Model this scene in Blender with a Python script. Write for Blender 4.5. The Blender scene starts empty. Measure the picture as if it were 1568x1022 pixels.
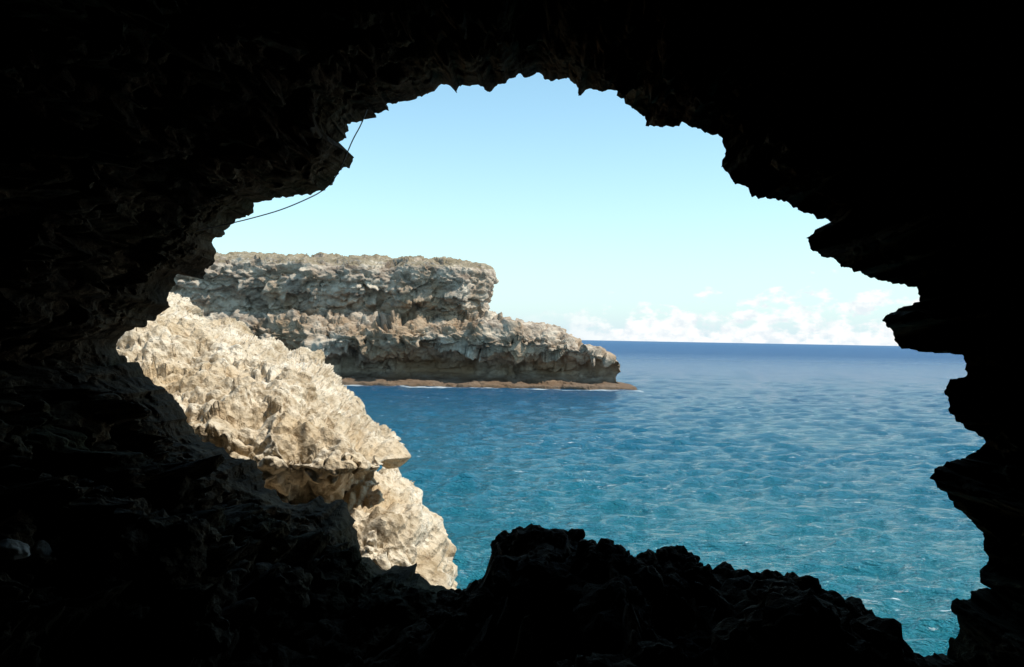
import bpy, bmesh, math, numpy as np
from mathutils import Matrix, Vector
from mathutils.bvhtree import BVHTree
rng = np.random.RandomState(7)

# ------------------------------------------------------------------ helpers
EYE = np.array([0.0, 0.0, 8.0])          # eye 8 m above the sea, inside the cave
FOC = 1305.0
R = np.array((Matrix.Rotation(math.radians(90.35), 3, 'X') @ Matrix.Rotation(math.radians(1.06), 3, 'Z')))

def W(a, b, d):
    """image pixel coordinates (a right, b down, in 1/1305 of distance) + assumed depth -> metres in the world"""
    a = np.asarray(a, float); b = np.asarray(b, float); d = np.asarray(d, float)
    a, b, d = np.broadcast_arrays(a, b, d)
    c = np.stack([(a-784)/FOC*d, (511-b)/FOC*d, -d], -1)
    return c @ R.T + EYE

PERM = rng.permutation(256); PERM = np.concatenate([PERM, PERM, PERM])
G = rng.normal(size=(256, 3)); G /= np.linalg.norm(G, axis=1)[:, None]
JIT = rng.uniform(0.08, 0.92, (256, 3)); VAL = rng.uniform(-1, 1, 256); TILT = rng.normal(size=(256, 3))*0.9
def perlin(p):
    sh = p.shape[:-1]; p = p.reshape(-1, 3)
    i = np.floor(p).astype(np.int64); f = p-i; i &= 255
    u = f*f*f*(f*(f*6-15)+10)
    r = 0
    for dx in (0, 1):
        wx = u[:, 0] if dx else 1-u[:, 0]
        for dy in (0, 1):
            wy = u[:, 1] if dy else 1-u[:, 1]
            for dz in (0, 1):
                wz = u[:, 2] if dz else 1-u[:, 2]
                h = PERM[PERM[PERM[(i[:, 0]+dx) & 255]+((i[:, 1]+dy) & 255)]+((i[:, 2]+dz) & 255)]
                g = G[h]
                r = r + wx*wy*wz*((f[:, 0]-dx)*g[:, 0]+(f[:, 1]-dy)*g[:, 1]+(f[:, 2]-dz)*g[:, 2])
    return (r*1.6).reshape(sh)
def fbm(p, o=4, gain=0.5, lac=2.13, ridged=False):
    a = 1.0; s = 0; q = p.copy()
    for k in range(o):
        n = perlin(q+k*17.3)
        if ridged: n = 0.45-np.abs(n)*1.6
        s = s+a*n; a *= gain; q = q*lac
    return s
def facet(p, warp=0.25):
    """broken-rock relief: every cell is its own tilted face. returns relief, crack distance, cell distance"""
    sh = p.shape[:-1]; p = p.reshape(-1, 3)
    if warp:
        p = p+warp*np.stack([perlin(p*1.7), perlin(p*1.7+31.1), perlin(p*1.7+67.7)], 1)
    i = np.floor(p).astype(np.int64)
    b1 = np.full(len(p), 9.0); b2 = np.full(len(p), 9.0); val = np.zeros(len(p))
    for dx in (-1, 0, 1):
        for dy in (-1, 0, 1):
            for dz in (-1, 0, 1):
                c = i+np.array([dx, dy, dz]); cc = c & 255
                h = PERM[PERM[PERM[cc[:, 0]]+cc[:, 1]]+cc[:, 2]]
                v = p-c-JIT[h]; d = np.einsum('ij,ij->i', v, v)
                m = d < b1
                b2 = np.where(m, b1, np.minimum(b2, d))
                val = np.where(m, VAL[h]*0.5+np.einsum('ij,ij->i', v, TILT[h]), val)
                b1 = np.where(m, d, b1)
    return np.clip(val, -1.2, 1.2).reshape(sh), (np.sqrt(b2)-np.sqrt(b1)).reshape(sh), np.sqrt(b1).reshape(sh)
def sstep(x, a, b):
    t = np.clip((x-a)/(b-a), 0, 1); return t*t*(3-2*t)

def raw_mesh(name, co, faces, mat, smooth):
    k = faces.shape[1]
    me = bpy.data.meshes.new(name)
    me.vertices.add(len(co)); me.vertices.foreach_set('co', co.reshape(-1).astype(np.float32))
    me.loops.add(faces.size); me.loops.foreach_set('vertex_index', faces.reshape(-1).astype(np.int32))
    me.polygons.add(len(faces)); me.polygons.foreach_set('loop_start', (np.arange(len(faces))*k).astype(np.int32))
    me.polygons.foreach_set('loop_total', np.full(len(faces), k, np.int32))
    me.polygons.foreach_set('use_smooth', np.full(len(faces), smooth))
    me.update(calc_edges=True); me.validate()
    ob = bpy.data.objects.new(name, me); bpy.context.collection.objects.link(ob)
    if mat: me.materials.append(mat)
    return ob
def grid_mesh(name, V, wrap=False, mat=None, smooth=False):
    M, N = V.shape[:2]
    idx = np.arange(M*N).reshape(M, N)
    if wrap:
        nx = np.roll(idx, -1, 1)
        q = np.stack([idx[:-1], nx[:-1], nx[1:], idx[1:]], -1).reshape(-1, 4)
    else:
        q = np.stack([idx[:-1, :-1], idx[:-1, 1:], idx[1:, 1:], idx[1:, :-1]], -1).reshape(-1, 4)
    return raw_mesh(name, V.reshape(-1, 3), q, mat, smooth)

def blur(A, r, axis):
    A = np.moveaxis(A, axis, 0); n = A.shape[0]
    P_ = np.concatenate([np.repeat(A[:1], r, 0), A, np.repeat(A[-1:], r, 0)])
    cs = np.cumsum(np.concatenate([np.zeros_like(P_[:1]), P_]), 0)
    return np.moveaxis((cs[2*r+1:2*r+1+n]-cs[:n])/(2*r+1), 0, axis)
def grid_normals(V, r=0):
    if r:
        for _ in range(2): V = blur(blur(V, r, 0), r, 1)
    du = np.gradient(V, axis=1); dv = np.gradient(V, axis=0)
    n = np.cross(du, dv); n = n/(np.linalg.norm(n, axis=-1)[..., None]+1e-9)
    if r:
        n = blur(blur(n, r, 0), r, 1); n = n/(np.linalg.norm(n, axis=-1)[..., None]+1e-9)
    return n

# ------------------------------------------------------------------ materials
def nt_new(name):
    m = bpy.data.materials.new(name); m.use_nodes = True
    nt = m.node_tree; return m, nt, nt.nodes['Principled BSDF']
def N(nt, t, **kw):
    n = nt.nodes.new(t)
    for k, v in kw.items():
        if k in n.inputs: n.inputs[k].default_value = v
        else: setattr(n, k, v)
    return n
def noise(nt, co, scale, detail=6, rough=0.6, stretch=None):
    if stretch:
        mp = N(nt, 'ShaderNodeMapping'); mp.inputs['Scale'].default_value = stretch
        nt.links.new(co, mp.inputs['Vector']); co = mp.outputs['Vector']
    n = N(nt, 'ShaderNodeTexNoise', Scale=scale, Detail=detail, Roughness=rough)
    nt.links.new(co, n.inputs['Vector']); return n.outputs['Fac']
def ramp(nt, fac, stops):
    r = N(nt, 'ShaderNodeValToRGB'); el = r.color_ramp.elements
    while len(el) < len(stops): el.new(0.5)
    for e, (p, c) in zip(el, stops): e.position = p; e.color = (*c, 1)
    nt.links.new(fac, r.inputs['Fac']); return r.outputs['Color']
def mix(nt, fac, a, b, mode='MIX'):
    m = N(nt, 'ShaderNodeMix', data_type='RGBA', blend_type=mode)
    for s, v in ((m.inputs[0], fac), (m.inputs[6], a), (m.inputs[7], b)):
        if isinstance(v, (int, float)): s.default_value = v
        elif isinstance(v, tuple): s.default_value = (*v, 1)
        else: nt.links.new(v, s)
    return m.outputs[2]
def math_n(nt, op, a, b=None, clamp=False):
    m = N(nt, 'ShaderNodeMath', operation=op, use_clamp=clamp)
    for s, v in zip(m.inputs, (a, b)):
        if v is None: continue
        if isinstance(v, (int, float)): s.default_value = v
        else: nt.links.new(v, s)
    return m.outputs[0]

def rock_material(name, dark, mid, light, patch, unit=1.0, bump=0.05, rough=0.9, pit=0.5, spec=0.25, fd=(0.5, 0.43, 0.36)):
    m, nt, b = nt_new(name)
    co = N(nt, 'ShaderNodeTexCoord').outputs['Object']
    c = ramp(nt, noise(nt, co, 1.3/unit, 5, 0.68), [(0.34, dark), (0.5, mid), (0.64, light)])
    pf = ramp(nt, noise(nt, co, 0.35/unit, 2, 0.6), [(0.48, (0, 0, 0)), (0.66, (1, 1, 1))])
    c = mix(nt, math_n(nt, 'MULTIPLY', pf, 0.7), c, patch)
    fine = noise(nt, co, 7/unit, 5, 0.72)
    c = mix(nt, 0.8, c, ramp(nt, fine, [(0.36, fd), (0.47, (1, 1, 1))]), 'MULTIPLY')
    nt.links.new(c, b.inputs['Base Color']); b.inputs['Roughness'].default_value = rough
    b.inputs['Specular IOR Level'].default_value = spec
    vo = N(nt, 'ShaderNodeTexVoronoi', Scale=7/unit); nt.links.new(co, vo.inputs['Vector'])
    h = math_n(nt, 'ADD', math_n(nt, 'MULTIPLY', vo.outputs['Distance'], pit), fine)
    bp = N(nt, 'ShaderNodeBump', Strength=1.0, Distance=bump); nt.links.new(h, bp.inputs['Height'])
    nt.links.new(bp.outputs[0], b.inputs['Normal'])
    return m

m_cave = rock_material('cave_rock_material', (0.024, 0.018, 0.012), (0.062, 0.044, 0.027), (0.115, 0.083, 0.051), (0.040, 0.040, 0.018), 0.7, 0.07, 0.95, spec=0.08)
m_coral = rock_material('coral_limestone', (0.36, 0.27, 0.165), (0.65, 0.54, 0.39), (0.80, 0.715, 0.575), (0.54, 0.40, 0.235), 0.7, 0.06, pit=0.8)

def headland_material():
    m, nt, b = nt_new('headland_limestone')
    co = N(nt, 'ShaderNodeTexCoord').outputs['Object']
    c = ramp(nt, noise(nt, co, 0.35, 6, 0.66, (1, 1, 1.8)), [(0.34, (0.18, 0.135, 0.10)), (0.48, (0.40, 0.325, 0.25)), (0.63, (0.64, 0.54, 0.42))])
    st = ramp(nt, noise(nt, co, 0.09, 3, 0.6, (1, 1, 0.7)), [(0.46, (0, 0, 0)), (0.6, (1, 1, 1))])
    c = mix(nt, math_n(nt, 'MULTIPLY', st, 0.7), c, (0.37, 0.24, 0.135))
    sp = N(nt, 'ShaderNodeSeparateXYZ'); nt.links.new(co, sp.inputs[0])
    low = N(nt, 'ShaderNodeMapRange'); low.inputs['From Min'].default_value = 0.9; low.inputs['From Max'].default_value = 1.6
    low.inputs['To Min'].default_value = 1; low.inputs['To Max'].default_value = 0
    nt.links.new(sp.outputs['Z'], low.inputs['Value'])
    c = mix(nt, math_n(nt, 'MULTIPLY', low.outputs[0], 0.85), c, (0.13, 0.078, 0.045))
    geo = N(nt, 'ShaderNodeNewGeometry'); s2 = N(nt, 'ShaderNodeSeparateXYZ'); nt.links.new(geo.outputs['Normal'], s2.inputs[0])
    up = math_n(nt, 'MULTIPLY', math_n(nt, 'GREATER_THAN', s2.outputs['Z'], 0.6), math_n(nt, 'GREATER_THAN', sp.outputs['Z'], 20.0))
    c = mix(nt, math_n(nt, 'MULTIPLY', up, 0.6), c, (0.20, 0.16, 0.085))
    nt.links.new(c, b.inputs['Base Color']); b.inputs['Roughness'].default_value = 0.95
    b.inputs['Specular IOR Level'].default_value = 0.2
    h = noise(nt, co, 0.9, 7, 0.7, (1, 1, 1.6))
    bp = N(nt, 'ShaderNodeBump', Strength=1.0, Distance=0.5); nt.links.new(h, bp.inputs['Height'])
    nt.links.new(bp.outputs[0], b.inputs['Normal'])
    return m

def water_material():
    m, nt, b = nt_new('sea_water')
    co = N(nt, 'ShaderNodeTexCoord').outputs['Object']
    sp = N(nt, 'ShaderNodeSeparateXYZ'); nt.links.new(co, sp.inputs[0])
    dist = N(nt, 'ShaderNodeMapRange'); dist.inputs['From Min'].default_value = 15; dist.inputs['From Max'].default_value = 220
    nt.links.new(sp.outputs['Y'], dist.inputs['Value'])
    c = ramp(nt, dist.outputs[0], [(0.0, (0.014, 0.165, 0.195)), (0.20, (0.012, 0.135, 0.200)), (0.55, (0.011, 0.098, 0.192)), (1.0, (0.012, 0.074, 0.190))])
    pat = ramp(nt, noise(nt, co, 0.05, 2, 0.6, (1, 0.6, 1)), [(0.38, (0.92, 0.94, 0.97)), (0.62, (1.03, 1.03, 1.02))])
    c = mix(nt, 1.0, c, pat, 'MULTIPLY')
    foam_glint = noise(nt, co, 1.8, 6, 0.72, (0.5, 1.4, 1)); fo2 = noise(nt, co, 0.12, 1, 0.5)
    f = math_n(nt, 'ADD', foam_glint, math_n(nt, 'MULTIPLY', fo2, 0.35))
    f = ramp(nt, f, [(0.835, (0, 0, 0)), (0.89, (1, 1, 1))])  # whitecap flecks, loosened so the pale colour also paints in wave glints
    d0 = math_n(nt, 'ABSOLUTE', math_n(nt, 'SUBTRACT', sp.outputs['Y'], 137.0))
    band = math_n(nt, 'MULTIPLY', math_n(nt, 'SUBTRACT', 1.0, math_n(nt, 'DIVIDE', d0, 3.5), True), math_n(nt, 'LESS_THAN', sp.outputs['X'], 21.0))
    sf = math_n(nt, 'ADD', noise(nt, co, 0.35, 4, 0.7, (0.5, 1, 1)), math_n(nt, 'MULTIPLY', band, 0.13))
    sf = math_n(nt, 'MULTIPLY', ramp(nt, sf, [(0.59, (0, 0, 0)), (0.68, (1, 1, 1))]), math_n(nt, 'GREATER_THAN', band, 0.01))
    f = math_n(nt, 'MAXIMUM', f, sf)
    c = mix(nt, f, c, (0.6, 0.65, 0.65))
    nt.links.new(c, b.inputs['Base Color'])
    # distant waves are smaller than a pixel: their slopes become roughness
    far = N(nt, 'ShaderNodeMapRange'); far.inputs['From Min'].default_value = 60; far.inputs['From Max'].default_value = 600
    far.inputs['To Min'].default_value = 0.09; far.inputs['To Max'].default_value = 0.38
    nt.links.new(sp.outputs['Y'], far.inputs['Value'])
    nt.links.new(math_n(nt, 'ADD', math_n(nt, 'MULTIPLY', f, 0.4), far.outputs[0]), b.inputs['Roughness'])
    b.inputs['IOR'].default_value = 1.33; b.inputs['Specular IOR Level'].default_value = 0.42
    h = math_n(nt, 'ADD', noise(nt, co, 5.0, 3, 0.65, (0.5, 1.3, 1)), math_n(nt, 'MULTIPLY', noise(nt, co, 1.6, 4, 0.65, (0.4, 1.2, 1)), 2.2))
    bp = N(nt, 'ShaderNodeBump', Strength=1.0, Distance=0.36); nt.links.new(h, bp.inputs['Height'])
    nt.links.new(bp.outputs[0], b.inputs['Normal'])
    return m

# ------------------------------------------------------------------ cave
RIM = [(330,388),(330,403),(312,412),(314,428),(300,420),(280,413),(270,425),(262,445),(256,470),(240,486),(220,500),(200,503),(185,515),(179,532),(192,550),(201,574),(212,555),(220,575),(245,590),(262,604),(280,625),(290,650),(305,672),(330,683),(345,685),(352,697),(375,702),(390,705),(400,722),(405,745),(425,755),(435,772),(452,775),(478,768),(490,762),(500,767),(525,764),(535,777),(544,805),(552,850),(568,858),(580,870),(592,875),(600,866),(625,870),(635,862),(640,880),(655,890),(680,902),(705,905),(725,890),(757,882),(762,850),(758,835),(765,815),(785,812),(800,808),(825,802),(840,812),(850,822),(862,820),(866,810),(880,820),(925,835),(945,845),(985,848),(1000,853),(1010,842),(1030,840),(1040,850),(1055,862),(1075,865),(1100,870),(1110,880),(1150,885),(1165,875),(1180,880),(1190,892),(1205,885),(1222,898),(1225,912),(1235,900),(1260,915),(1290,932),(1310,945),(1335,968),(1350,975),(1353,1005),(1375,1003),(1400,1010),(1430,1000),(1450,1002),(1455,980),(1470,970),(1468,945),(1455,930),(1460,920),(1485,915),(1490,905),(1520,902),(1555,918),(1560,912),(1540,900),(1500,890),(1502,875),(1512,855),(1508,820),(1490,800),(1465,775),(1440,750),(1425,730),(1430,715),(1470,705),(1510,680),(1508,672),(1480,655),(1455,635),(1448,600),(1452,585),(1482,572),(1480,550),(1470,541),(1415,540),(1385,528),(1378,533),(1372,520),(1350,490),(1355,483),(1410,462),(1402,442),(1350,430),(1300,412),(1285,408),(1280,395),(1245,385),(1237,365),(1250,352),(1278,346),(1272,335),(1245,333),(1215,318),(1190,306),(1150,302),(1145,290),(1120,275),(1108,260),(1110,240),(1105,208),(1080,203),(1047,190),(1000,196),(990,192),(985,178),(960,160),(945,140),(893,138),(888,148),(880,128),(870,120),(840,123),(825,115),(790,118),(765,130),(745,141),(742,132),(705,133),(700,140),(683,128),(650,145),(600,160),(590,162),(595,170),(572,172),(575,183),(555,187),(530,190),(535,197),(528,213),(508,217),(512,228),(530,230),(542,243),(538,255),(515,262),(512,285),(497,292),(470,298),(430,303),(388,310),(387,325),(365,335),(350,350),(328,370)]  # lower left partly follows a shadow edge: dark rock shaped in for shade
rim = np.array(RIM, float)
seg = np.linalg.norm(np.roll(rim, -1, 0)-rim, axis=1); cum = np.concatenate([[0], np.cumsum(seg)])
NR = 1900
t = np.linspace(0, cum[-1], NR, endpoint=False)
rc = np.vstack([rim, rim[:1]])
P = np.stack([np.interp(t, cum, rc[:, 0]), np.interp(t, cum, rc[:, 1])], 1)
def csmooth(A, w):
    k = np.exp(-0.5*(np.arange(-3*w, 3*w+1)/w)**2); k /= k.sum(); n = len(k)//2
    B = np.concatenate([A[-n:], A, A[:n]])
    return np.stack([np.convolve(B[:, j], k, 'valid') for j in range(A.shape[1])], 1)
C = np.array([850., 545.])
q3 = np.stack([P[:, 0], P[:, 1], P[:, 0]*0], 1)
jag = np.stack([fbm(q3/16, 3, 0.6), fbm(q3/16+50, 3, 0.6)], 1)*5.0
rdir = (C-P)/np.linalg.norm(C-P, axis=1)[:, None]
crest0 = P.copy()
ridge = sstep(P[:, 0], 750, 772)*sstep(P[:, 1], 760, 800)*(1-sstep(P[:, 0], 1335, 1352))
P = P+jag-rdir*(12*ridge)[:, None]
Ps = csmooth(P, 22)
ang = np.degrees(np.arctan2(C[1]-Ps[:, 1], Ps[:, 0]-C[0])) % 360
d0 = np.interp(ang, [0, 45, 90, 135, 180, 225, 248, 262, 290, 320, 340, 360], [5.5, 5.8, 6.5, 7.0, 8.0, 7.4, 6.6, 5.3, 5.0, 4.9, 5.2, 5.5])
w = np.interp(ang, [0, 50, 75, 100, 180, 225, 270, 300, 325, 345, 360], [-0.02, -0.02, 0.35, 0.85, 1.0, 0.9, 0.75, 0.7, 0.45, 0.05, -0.02])
d0 = csmooth(d0[:, None], 20)[:, 0]; w = csmooth(w[:, None], 30)[:, 0]
d0 = d0+fbm(q3/90+5, 3, 0.5)*0.35

lowpart = sstep(P[:, 1], 600, 780)
s1 = 1+np.linspace(0, 1, 250)**1.25*1.3
V = []
for s in s1:
    b = (sstep(s, 1.0, 1.16)*(1-lowpart)+sstep(s, 1.0, 1.09)*lowpart)[:, None]
    Q = C+s*((1-b)*P+b*Ps-C)
    d = d0*(w/s+(1-w)*(1-0.06*(s-1)))
    V.append(W(Q[:, 0], Q[:, 1], d))
V = np.stack(V); S = s1[:, None]
big = fbm(V*0.6, 2, 0.5)
f1, c1, g1 = facet(V*1.2+5, 0.4); f2, c2, g2 = facet(V*3.0+15, 0.5)
fin = fbm(V*5+3, 3, 0.6)
rgh = fbm(V*2.0+60, 3, 0.5)
disp = big*0.55*sstep(S, 1, 1.5)+f1*0.28*sstep(S, 1.0, 1.4)+f2*0.10*sstep(S, 1.0, 1.18)+(g2-0.5)*0.22*sstep(S, 1, 1.12)+fin*0.075*sstep(S, 1, 1.05)+rgh*0.16*sstep(S, 1, 1.15)
ray = V-EYE; ray /= np.linalg.norm(ray, axis=-1)[..., None]
ax = W(C[0], C[1], 1.0)-EYE; ax /= np.linalg.norm(ax)
outw = (V-EYE)-((V-EYE)@ax)[..., None]*ax; outw /= np.linalg.norm(outw, axis=-1)[..., None]
wc = np.clip(w, 0, 1)[None]
dirn = ray*(0.75*(1-0.8*wc*sstep(S, 1.0, 1.15)))[..., None]+outw*(sstep(S, 1.0, 1.2)*(0.5+0.5*wc))[..., None]
Vi = V+dirn*disp[..., None]
last = Vi[-1]; cen = last.mean(0); back = []
for k in range(1, 15):
    f = k/14
    y = last[:, 1]*(1-f)+(-8)*f
    sc = 1+0.25*math.sin(f*math.pi)
    A = last.copy(); A[:, 0] = cen[0]*(1-f)+(A[:, 0]-cen[0])*sc; A[:, 2] = np.where(A[:, 2] > 8, 8+(A[:, 2]-8)*sc, A[:, 2]); A[:, 1] = y
    A += (fbm(A*0.5, 3)*0.5)[:, None]*np.array([1, 0.6, 0.4])
    back.append(A)
e = back[-1]; ec = e.mean(0)
for f in (0.8, 0.55, 0.3, 0.1, 0.0):
    A = ec+(e-ec)*f; A[:, 1] -= (1-f)*1.0; back.append(A)
outer = []
th = np.radians(ang)
bw = np.where(np.cos(th) > 0, 32, 34); bh = np.where(np.sin(th) > 0, 5.5, 11.0)
cdir = np.stack([np.cos(th), np.sin(th)], 1)
rr = 1/np.maximum(np.abs(cdir[:, 0])/bw, np.abs(cdir[:, 1])/bh)
for s, dd in ((1.01, 0.08), (1.025, 0.2), (1.05, 0.32), (1.09, 0.42), (1.14, 0.5)):
    outer.append(W(*(C+s*(P-C)).T, d0+dd))
base = outer[-1]; Cw = W(C[0], C[1], 6.0)
for f in np.linspace(0.03, 1, 45)**1.4:
    tgt = np.stack([Cw[0]+cdir[:, 0]*rr, np.full(NR, 7.6), Cw[2]+cdir[:, 1]*rr], 1)
    A = base*(1-f)+tgt*f
    A[:, 1] = base[:, 1]*(1-sstep(f, 0, .3))+7.4*sstep(f, 0, .3)
    A[:, 1] += fbm(A*0.5+30, 4, 0.55)*0.4*sstep(f, 0, 0.2)
    outer.append(A)
full = np.concatenate([np.stack(outer[::-1]), Vi, np.stack(back)])
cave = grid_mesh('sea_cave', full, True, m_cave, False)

# ------------------------------------------------------------------ broken karst lumps forming the threshold of the cave
def ico(sub):
    bm = bmesh.new(); bmesh.ops.create_icosphere(bm, subdivisions=sub, radius=1)
    v = np.array([x.co[:] for x in bm.verts]); f = np.array([[l.index for l in x.verts] for x in bm.faces]); bm.free(); return v, f
ICO = ico(4)
cos_, fcs, off = [], [], 0
def lump(c, r, flat=0.8):
    global off
    v, f = ICO
    sc = r*np.array([rng.uniform(0.85, 1.3), rng.uniform(0.85, 1.3), flat*rng.uniform(0.85, 1.15)])
    p = np.asarray(c)+v*sc
    h = fbm(p*2.2/max(r, 0.15)*0.35+4, 3, 0.55)*0.35*r + fbm(p*9+7, 4, 0.6)*0.045
    cos_.append(p+v*h[:, None]); fcs.append(f+off); off += len(v)
ids = [i for i in range(NR) if ridge[i] > 0.6]
for i in ids[::5]:                       # crest
    r = rng.uniform(0.04, 0.12)
    rpx = r*FOC/d0[i]
    q = crest0[i]-rdir[i]*rpx*0.85+np.array([rng.normal()*2, rpx*0.25])
    if q[0] < 770: q[0] = 770+rpx*0.4
    lump(W(q[0], q[1], d0[i]-rng.uniform(-0.05, 0.12)), r)
for i in ids[::9]:                       # body just under the crest
    if crest0[i, 0] < 800: continue
    k = rng.randint(28, 70); r = rng.uniform(0.12, 0.24)
    lump(Vi[k, i]+np.array([0, 0.05, -r*0.6]), r, 0.75)
low = [i for i in range(NR) if P[i, 1] > 690 and P[i, 0] < 1345]
for n in range(170):                     # floor rubble
    i = low[rng.randint(len(low))]; k = rng.randint(70, 190); r = rng.uniform(0.06, 0.2)
    lump(Vi[k, i]+np.array([0, 0, -r*0.25]), r, 0.7)
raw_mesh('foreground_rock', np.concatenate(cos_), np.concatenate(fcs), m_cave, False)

# ------------------------------------------------------------------ rock spurs / headland
def promontory(name, prof, L, thick, rnd, nu, step, mat, dfun, pw=1.5, smooth=True):
    pr = np.array(prof, float)
    tip = W(pr[:, 0], pr[:, 1], pr[:, 2]); lef = pr[:, 3]
    key = np.concatenate([tip, lef[:, None]], 1)
    sl = np.linalg.norm(np.diff(tip, axis=0), axis=1); cu = np.concatenate([[0], np.cumsum(sl)])
    n = int(cu[-1]/step); tt = np.linspace(0, cu[-1], n)
    K = np.stack([np.interp(tt, cu, key[:, j]) for j in range(4)], 1)
    u = np.linspace(-0.35, 1, nu)      # back side gets the first quarter of the columns
    u = np.where(u < 0, u/0.35, u)[::-1]*-1
    a = L*np.abs(u)**pw
    rise = np.sqrt(1-(1-np.clip(a/rnd, 0, 1))**2)
    X = K[:, None, 0]-a[None]
    yf = K[:, None, 1]+(K[:, None, 3]-K[:, None, 1])*rise[None]
    yb = K[:, None, 1]+thick*rise[None]
    Y = np.where(u[None] < 0, yf, yb)
    Z = np.broadcast_to(K[:, None, 2], X.shape)
    V = np.stack([X, Y, Z], -1)
    V = dfun(V, a[None], u[None])
    return grid_mesh(name, V, False, mat, smooth)

def outward(V, r):
    n = grid_normals(V, r)
    m = n[:, :n.shape[1]//2, 1].mean()      # front side must point towards -Y
    return n if m < 0 else -n

def head_d(V, a, u):
    V = V.copy(); z0 = V[..., 2].copy()
    q = V*np.array([1, 0.3, 0.35])
    bay = fbm(q*0.055+4, 3, 0.5)*5.5*sstep(a, 3, 20)*sstep(z0, 0, 2.5)
    V[..., 1] += bay
    n = outward(V, 5)
    st = perlin(np.stack([V[..., 0]*0.03, V[..., 1]*0.03, V[..., 2]*0.75], -1))*0.5
    f1, c1, g1 = facet(V*np.array([0.17, 0.17, 0.26])+3, 0.5)
    f2, c2, g2 = facet(V*np.array([0.42, 0.42, 0.7])+8, 0.5)
    d = f1*1.3+f2*0.5-g2*0.5+fbm(V*np.array([0.9, 0.9, 1.3]), 3, 0.5)*0.36+st+0.1
    topd = sstep(z0, 17.5, 20.5)
    d *= (0.2+0.8*sstep(z0, 1.5, 4))*(1-0.6*topd)*(0.45+0.55*sstep(a, 0, 6))
    V += n*(d-0.15)[..., None]
    V[..., 2] += topd*fbm(V*np.array([0.6, 0.6, 0])+2, 4, 0.6)*0.35-0.35*topd
    return V
HEAD = [(978,640,141,138),(978,597,141,138),(976,591.5,141.2,138.2),(957,588,142.5,140.4),(946,584,143,144.5),(946,577,143,147),(953,570,143,147),(954,560,143.2,145.5),(948,553,143.6,143.6),(935,546,144.5,142.0),(915,536,146,140.8),(892,531,147,140.2),(886,520,147.5,140.2),(870,507,148,141.2),(850,499,148.5,142.4),(800,492,149.5,144.2),(765,486,150,145.4),(750,477,150,145.8),(748,462,150,144.8),(756,446,150,143.6),(759,428,150,143.4),(757,412,150,143.8),(748,404,150.5,144.6),(728,398,152,147),(705,396,158,156),(670,398,166,166),(600,401,174,173)]
headland = promontory('headland', HEAD, 110, 40, 11, 1050, 0.17, headland_material(), head_d, 1.3)

def left_d(V, a, u):
    V = V.copy()
    n = outward(V, 10)
    f1, c1, g1 = facet(V*1.0+5, 0.5); f2, c2, g2 = facet(V*2.4+2, 0.6)
    g3 = facet(V*6.0+1, 0.6)[2]
    d = f1*0.20*sstep(a, 0.05, 0.9)+fbm(V*1.2+9, 3, 0.5)*0.24-(g2-0.5)*0.22+f2*0.06+(g3-0.5)*0.07
    V += n*(d-0.02)[..., None]
    return V
LEFT = [(740,1700,10.6,10.2),(710,1150,10.6,10),(686,960,10.4,9.8),(684,905,10.2,9.7),(664,875,10.2,9.6),(650,850,10.2,9.6),(636,820,10.2,9.6),(620,797,10.3,9.7),(580,787,10.4,9.8),(540,776,10.6,10),(500,773,10.9,10.5),(470,768,11,11.0),(474,746,10.9,10.8),(510,740,10.6,10.3),(535,742,10.3,9.9),(545,732,10.3,9.8),(566,726,10.2,9.8),(600,712,10.2,9.8),(580,699,10.3,9.8),(560,686,10.4,9.9),(542,670,10.6,10),(512,640,11,10.4),(488,615,11.5,10.8),(472,596,12,11.3),(466,580,12.3,11.7),(448,567,12.8,12.2),(408,555,13.4,12.8),(360,535,14,13.4),(328,512,14.8,14.2),(286,504,15.5,15),(255,485,16,15.6),(228,460,16.5,16.2),(205,440,17,16.8),(110,420,19,19)]
left_rock = promontory('coastal_rock', LEFT, 9, 3.5, 0.9, 820, 0.022, m_coral, left_d, 1.5)

# ------------------------------------------------------------------ sea
rows = np.concatenate([np.geomspace(6, 2500, 900), np.geomspace(2600, 60000, 25)])
cols = np.tan(np.radians(np.linspace(-48, 48, 900)))
Y = np.repeat(rows[:, None], len(cols), 1); X = rows[:, None]*cols[None]
Z = np.zeros_like(X); sp = 0.0067*Y
DX = np.zeros_like(X); DY = np.zeros_like(X)
for k in range(120):
    lam = math.exp(rng.uniform(math.log(0.35), math.log(5.0))); dr = math.radians(-75)+rng.normal()*0.6
    kx, ky = math.cos(dr)*2*math.pi/lam, math.sin(dr)*2*math.pi/lam
    amp = 0.0064*lam*sstep(lam/sp, 2.0, 3.5)*(1 if lam < 2.2 else 2.2/lam)
    ph = kx*X+ky*Y+rng.uniform(0, 6.28)
    Z += amp*np.sin(ph); DX += amp*np.cos(ph)*math.cos(dr); DY += amp*np.cos(ph)*math.sin(dr)
gust = 0.95+0.35*fbm(np.stack([X*0.06, Y*0.10, X*0], -1), 3)
sea = grid_mesh('sea', np.stack([X+DX*gust, Y+DY*gust, Z*gust], -1), False, water_material(), True)

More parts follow.
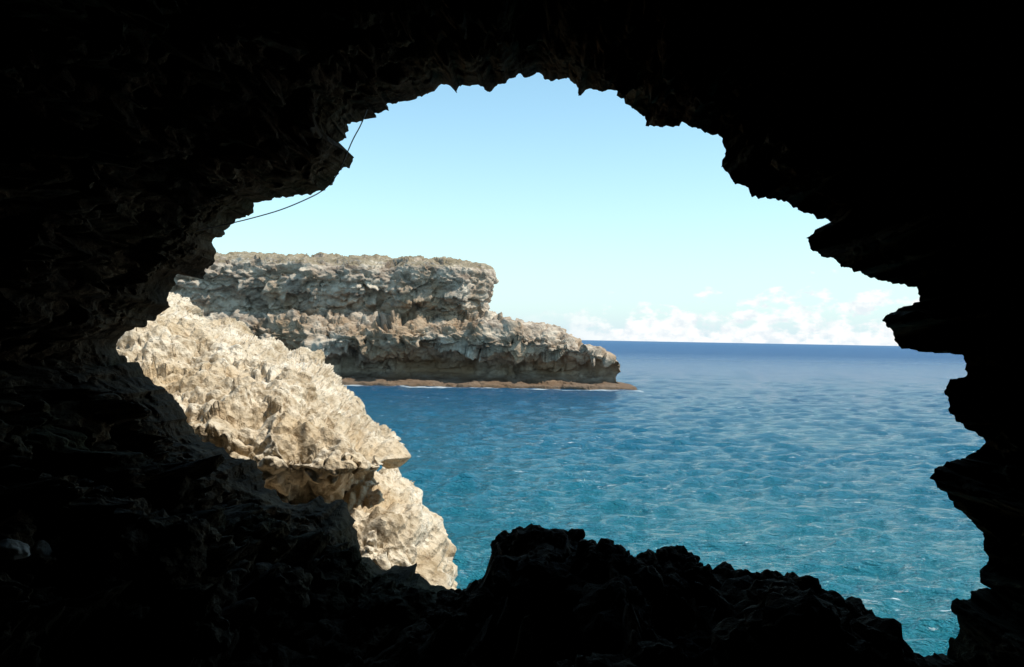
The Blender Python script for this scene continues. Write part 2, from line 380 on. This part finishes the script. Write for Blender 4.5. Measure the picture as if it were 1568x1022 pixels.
# ------------------------------------------------------------------ cable
cu = bpy.data.curves.new('cable', 'CURVE'); cu.dimensions = '3D'; cu.bevel_depth = 0.0045; cu.bevel_resolution = 2
pts = [(562,168,6.6),(554,190,6.5),(541,212,6.45),(531,236,6.4),(516,270,6.45),(495,293,6.5),(464,308,6.5),(430,322,6.5),(395,332,6.5),(360,341,6.5),(300,354,6.3)]
spn = cu.splines.new('NURBS'); spn.points.add(len(pts)-1)
for p, (a, b, d) in zip(spn.points, pts): p.co = (*W(a, b, d), 1)
spn.use_endpoint_u = True; spn.order_u = 3
mc, nt, b = nt_new('cable_rubber'); nt.links.new(ramp(nt, noise(nt, N(nt, 'ShaderNodeTexCoord').outputs['Object'], 20), [(0.3, (0.02, 0.02, 0.022)), (0.7, (0.05, 0.05, 0.05))]), b.inputs['Base Color'])
cu.materials.append(mc)
cb = bpy.data.objects.new('cable', cu); bpy.context.collection.objects.link(cb)

# ------------------------------------------------------------------ pale beach stones lying on the cave wall ledge
bpy.context.view_layer.update()
bvh = BVHTree.FromObject(cave, bpy.context.evaluated_depsgraph_get())
m_stone = rock_material('pale_stone_material', (0.30, 0.27, 0.24), (0.42, 0.38, 0.34), (0.5, 0.46, 0.42), (0.36, 0.3, 0.26), 0.2, 0.01)
for (a, b_, sx, sz, rot) in ((18, 842, 0.075, 0.035, 0.25), (58, 847, 0.055, 0.06, -0.3), (140, 854, 0.06, 0.024, 0.05), (250, 868, 0.022, 0.03, 0.4)):
    dv = Vector(W(a, b_, 1.0)-EYE).normalized()
    hit = bvh.ray_cast(Vector(EYE), dv)
    if hit[0] is None: continue
    bm = bmesh.new(); bmesh.ops.create_icosphere(bm, subdivisions=4, radius=1)
    co = np.array([v.co[:] for v in bm.verts]); dd = 1+fbm(co*1.1+a, 3, 0.5)*0.2
    co = np.sign(co)*np.abs(co)**0.85*dd[:, None]*np.array([sx, sx*0.7, sz])
    for v, c in zip(bm.verts, co): v.co = c
    me = bpy.data.meshes.new('pale_stone'); bm.to_mesh(me); bm.free(); me.materials.append(m_stone)
    for p in me.polygons: p.use_smooth = True
    ob = bpy.data.objects.new('pale_stone', me); bpy.context.collection.objects.link(ob)
    ob.location = hit[0]-dv*sx*0.6; ob.rotation_euler = (0.2, rot, 0.3)

# ------------------------------------------------------------------ light, sky, camera
sun_dir = Vector((0.50, -0.15, 0.85)).normalized()
sd = bpy.data.lights.new('sun', 'SUN'); sd.energy = 5.0; sd.angle = math.radians(0.53); sd.color = (1, 0.95, 0.86)
so = bpy.data.objects.new('sun', sd); bpy.context.collection.objects.link(so)
so.rotation_euler = sun_dir.to_track_quat('Z', 'Y').to_euler(); so.location = (20, 0, 60)

wd = bpy.data.worlds.new('World'); bpy.context.scene.world = wd; wd.use_nodes = True
nt = wd.node_tree; bg = nt.nodes['Background']
sk = N(nt, 'ShaderNodeTexSky', sky_type='NISHITA'); sk.sun_disc = False
sk.sun_elevation = math.asin(sun_dir.z); sk.sun_rotation = math.atan2(sun_dir.x, sun_dir.y)
sk.air_density = 1.0; sk.dust_density = 0.3; sk.ozone_density = 1.5
co = N(nt, 'ShaderNodeTexCoord').outputs['Generated']
sp = N(nt, 'ShaderNodeSeparateXYZ'); nt.links.new(co, sp.inputs[0])
base_sky = mix(nt, 1.0, sk.outputs[0], (1.45, 1.72, 1.5), 'MULTIPLY')
hz = math_n(nt, 'SUBTRACT', 1.0, math_n(nt, 'DIVIDE', math_n(nt, 'MAXIMUM', sp.outputs['Z'], 0), 0.46), True)
hz = math_n(nt, 'MULTIPLY', math_n(nt, 'POWER', hz, 3.1), 0.97)
base_sky = mix(nt, hz, base_sky, (4.6, 5.8, 6.6))
nz = noise(nt, co, 30, 8, 0.58, (1, 1, 1.9))
hgt = math_n(nt, 'ADD', 0.024, math_n(nt, 'MULTIPLY', math_n(nt, 'MAXIMUM', sp.outputs['X'], 0), 0.10))
fall = math_n(nt, 'MULTIPLY', math_n(nt, 'DIVIDE', sp.outputs['Z'], hgt), 0.20)
den = math_n(nt, 'SUBTRACT', math_n(nt, 'SUBTRACT', nz, fall), 0.32)
al = math_n(nt, 'MULTIPLY', den, 10, True)
al = math_n(nt, 'MULTIPLY', al, math_n(nt, 'GREATER_THAN', sp.outputs['Y'], 0.0))
al = math_n(nt, 'MULTIPLY', al, math_n(nt, 'MULTIPLY', math_n(nt, 'ADD', sp.outputs['X'], 0.0), 8.0, True))
al = math_n(nt, 'MULTIPLY', al, 0.88)
shade = ramp(nt, noise(nt, co, 60, 4, 0.6, (1, 1, 1.5)), [(0.35, (5.9, 6.4, 6.8)), (0.55, (7.6, 7.6, 7.5))])
c = mix(nt, al, base_sky, shade)
nt.links.new(c, bg.inputs['Color']); bg.inputs['Strength'].default_value = 0.14

cd = bpy.data.cameras.new('camera'); cam = bpy.data.objects.new('camera', cd); bpy.context.collection.objects.link(cam)
cd.sensor_width = 36; cd.lens = 36*FOC/1568; cd.clip_end = 120000; cd.clip_start = 0.05
M = Matrix([list(r) for r in R]).to_4x4(); M.translation = Vector(EYE); cam.matrix_world = M
sc = bpy.context.scene; sc.camera = cam
sc.view_settings.view_transform = 'Standard'; sc.view_settings.look = 'None'; sc.view_settings.exposure = 0
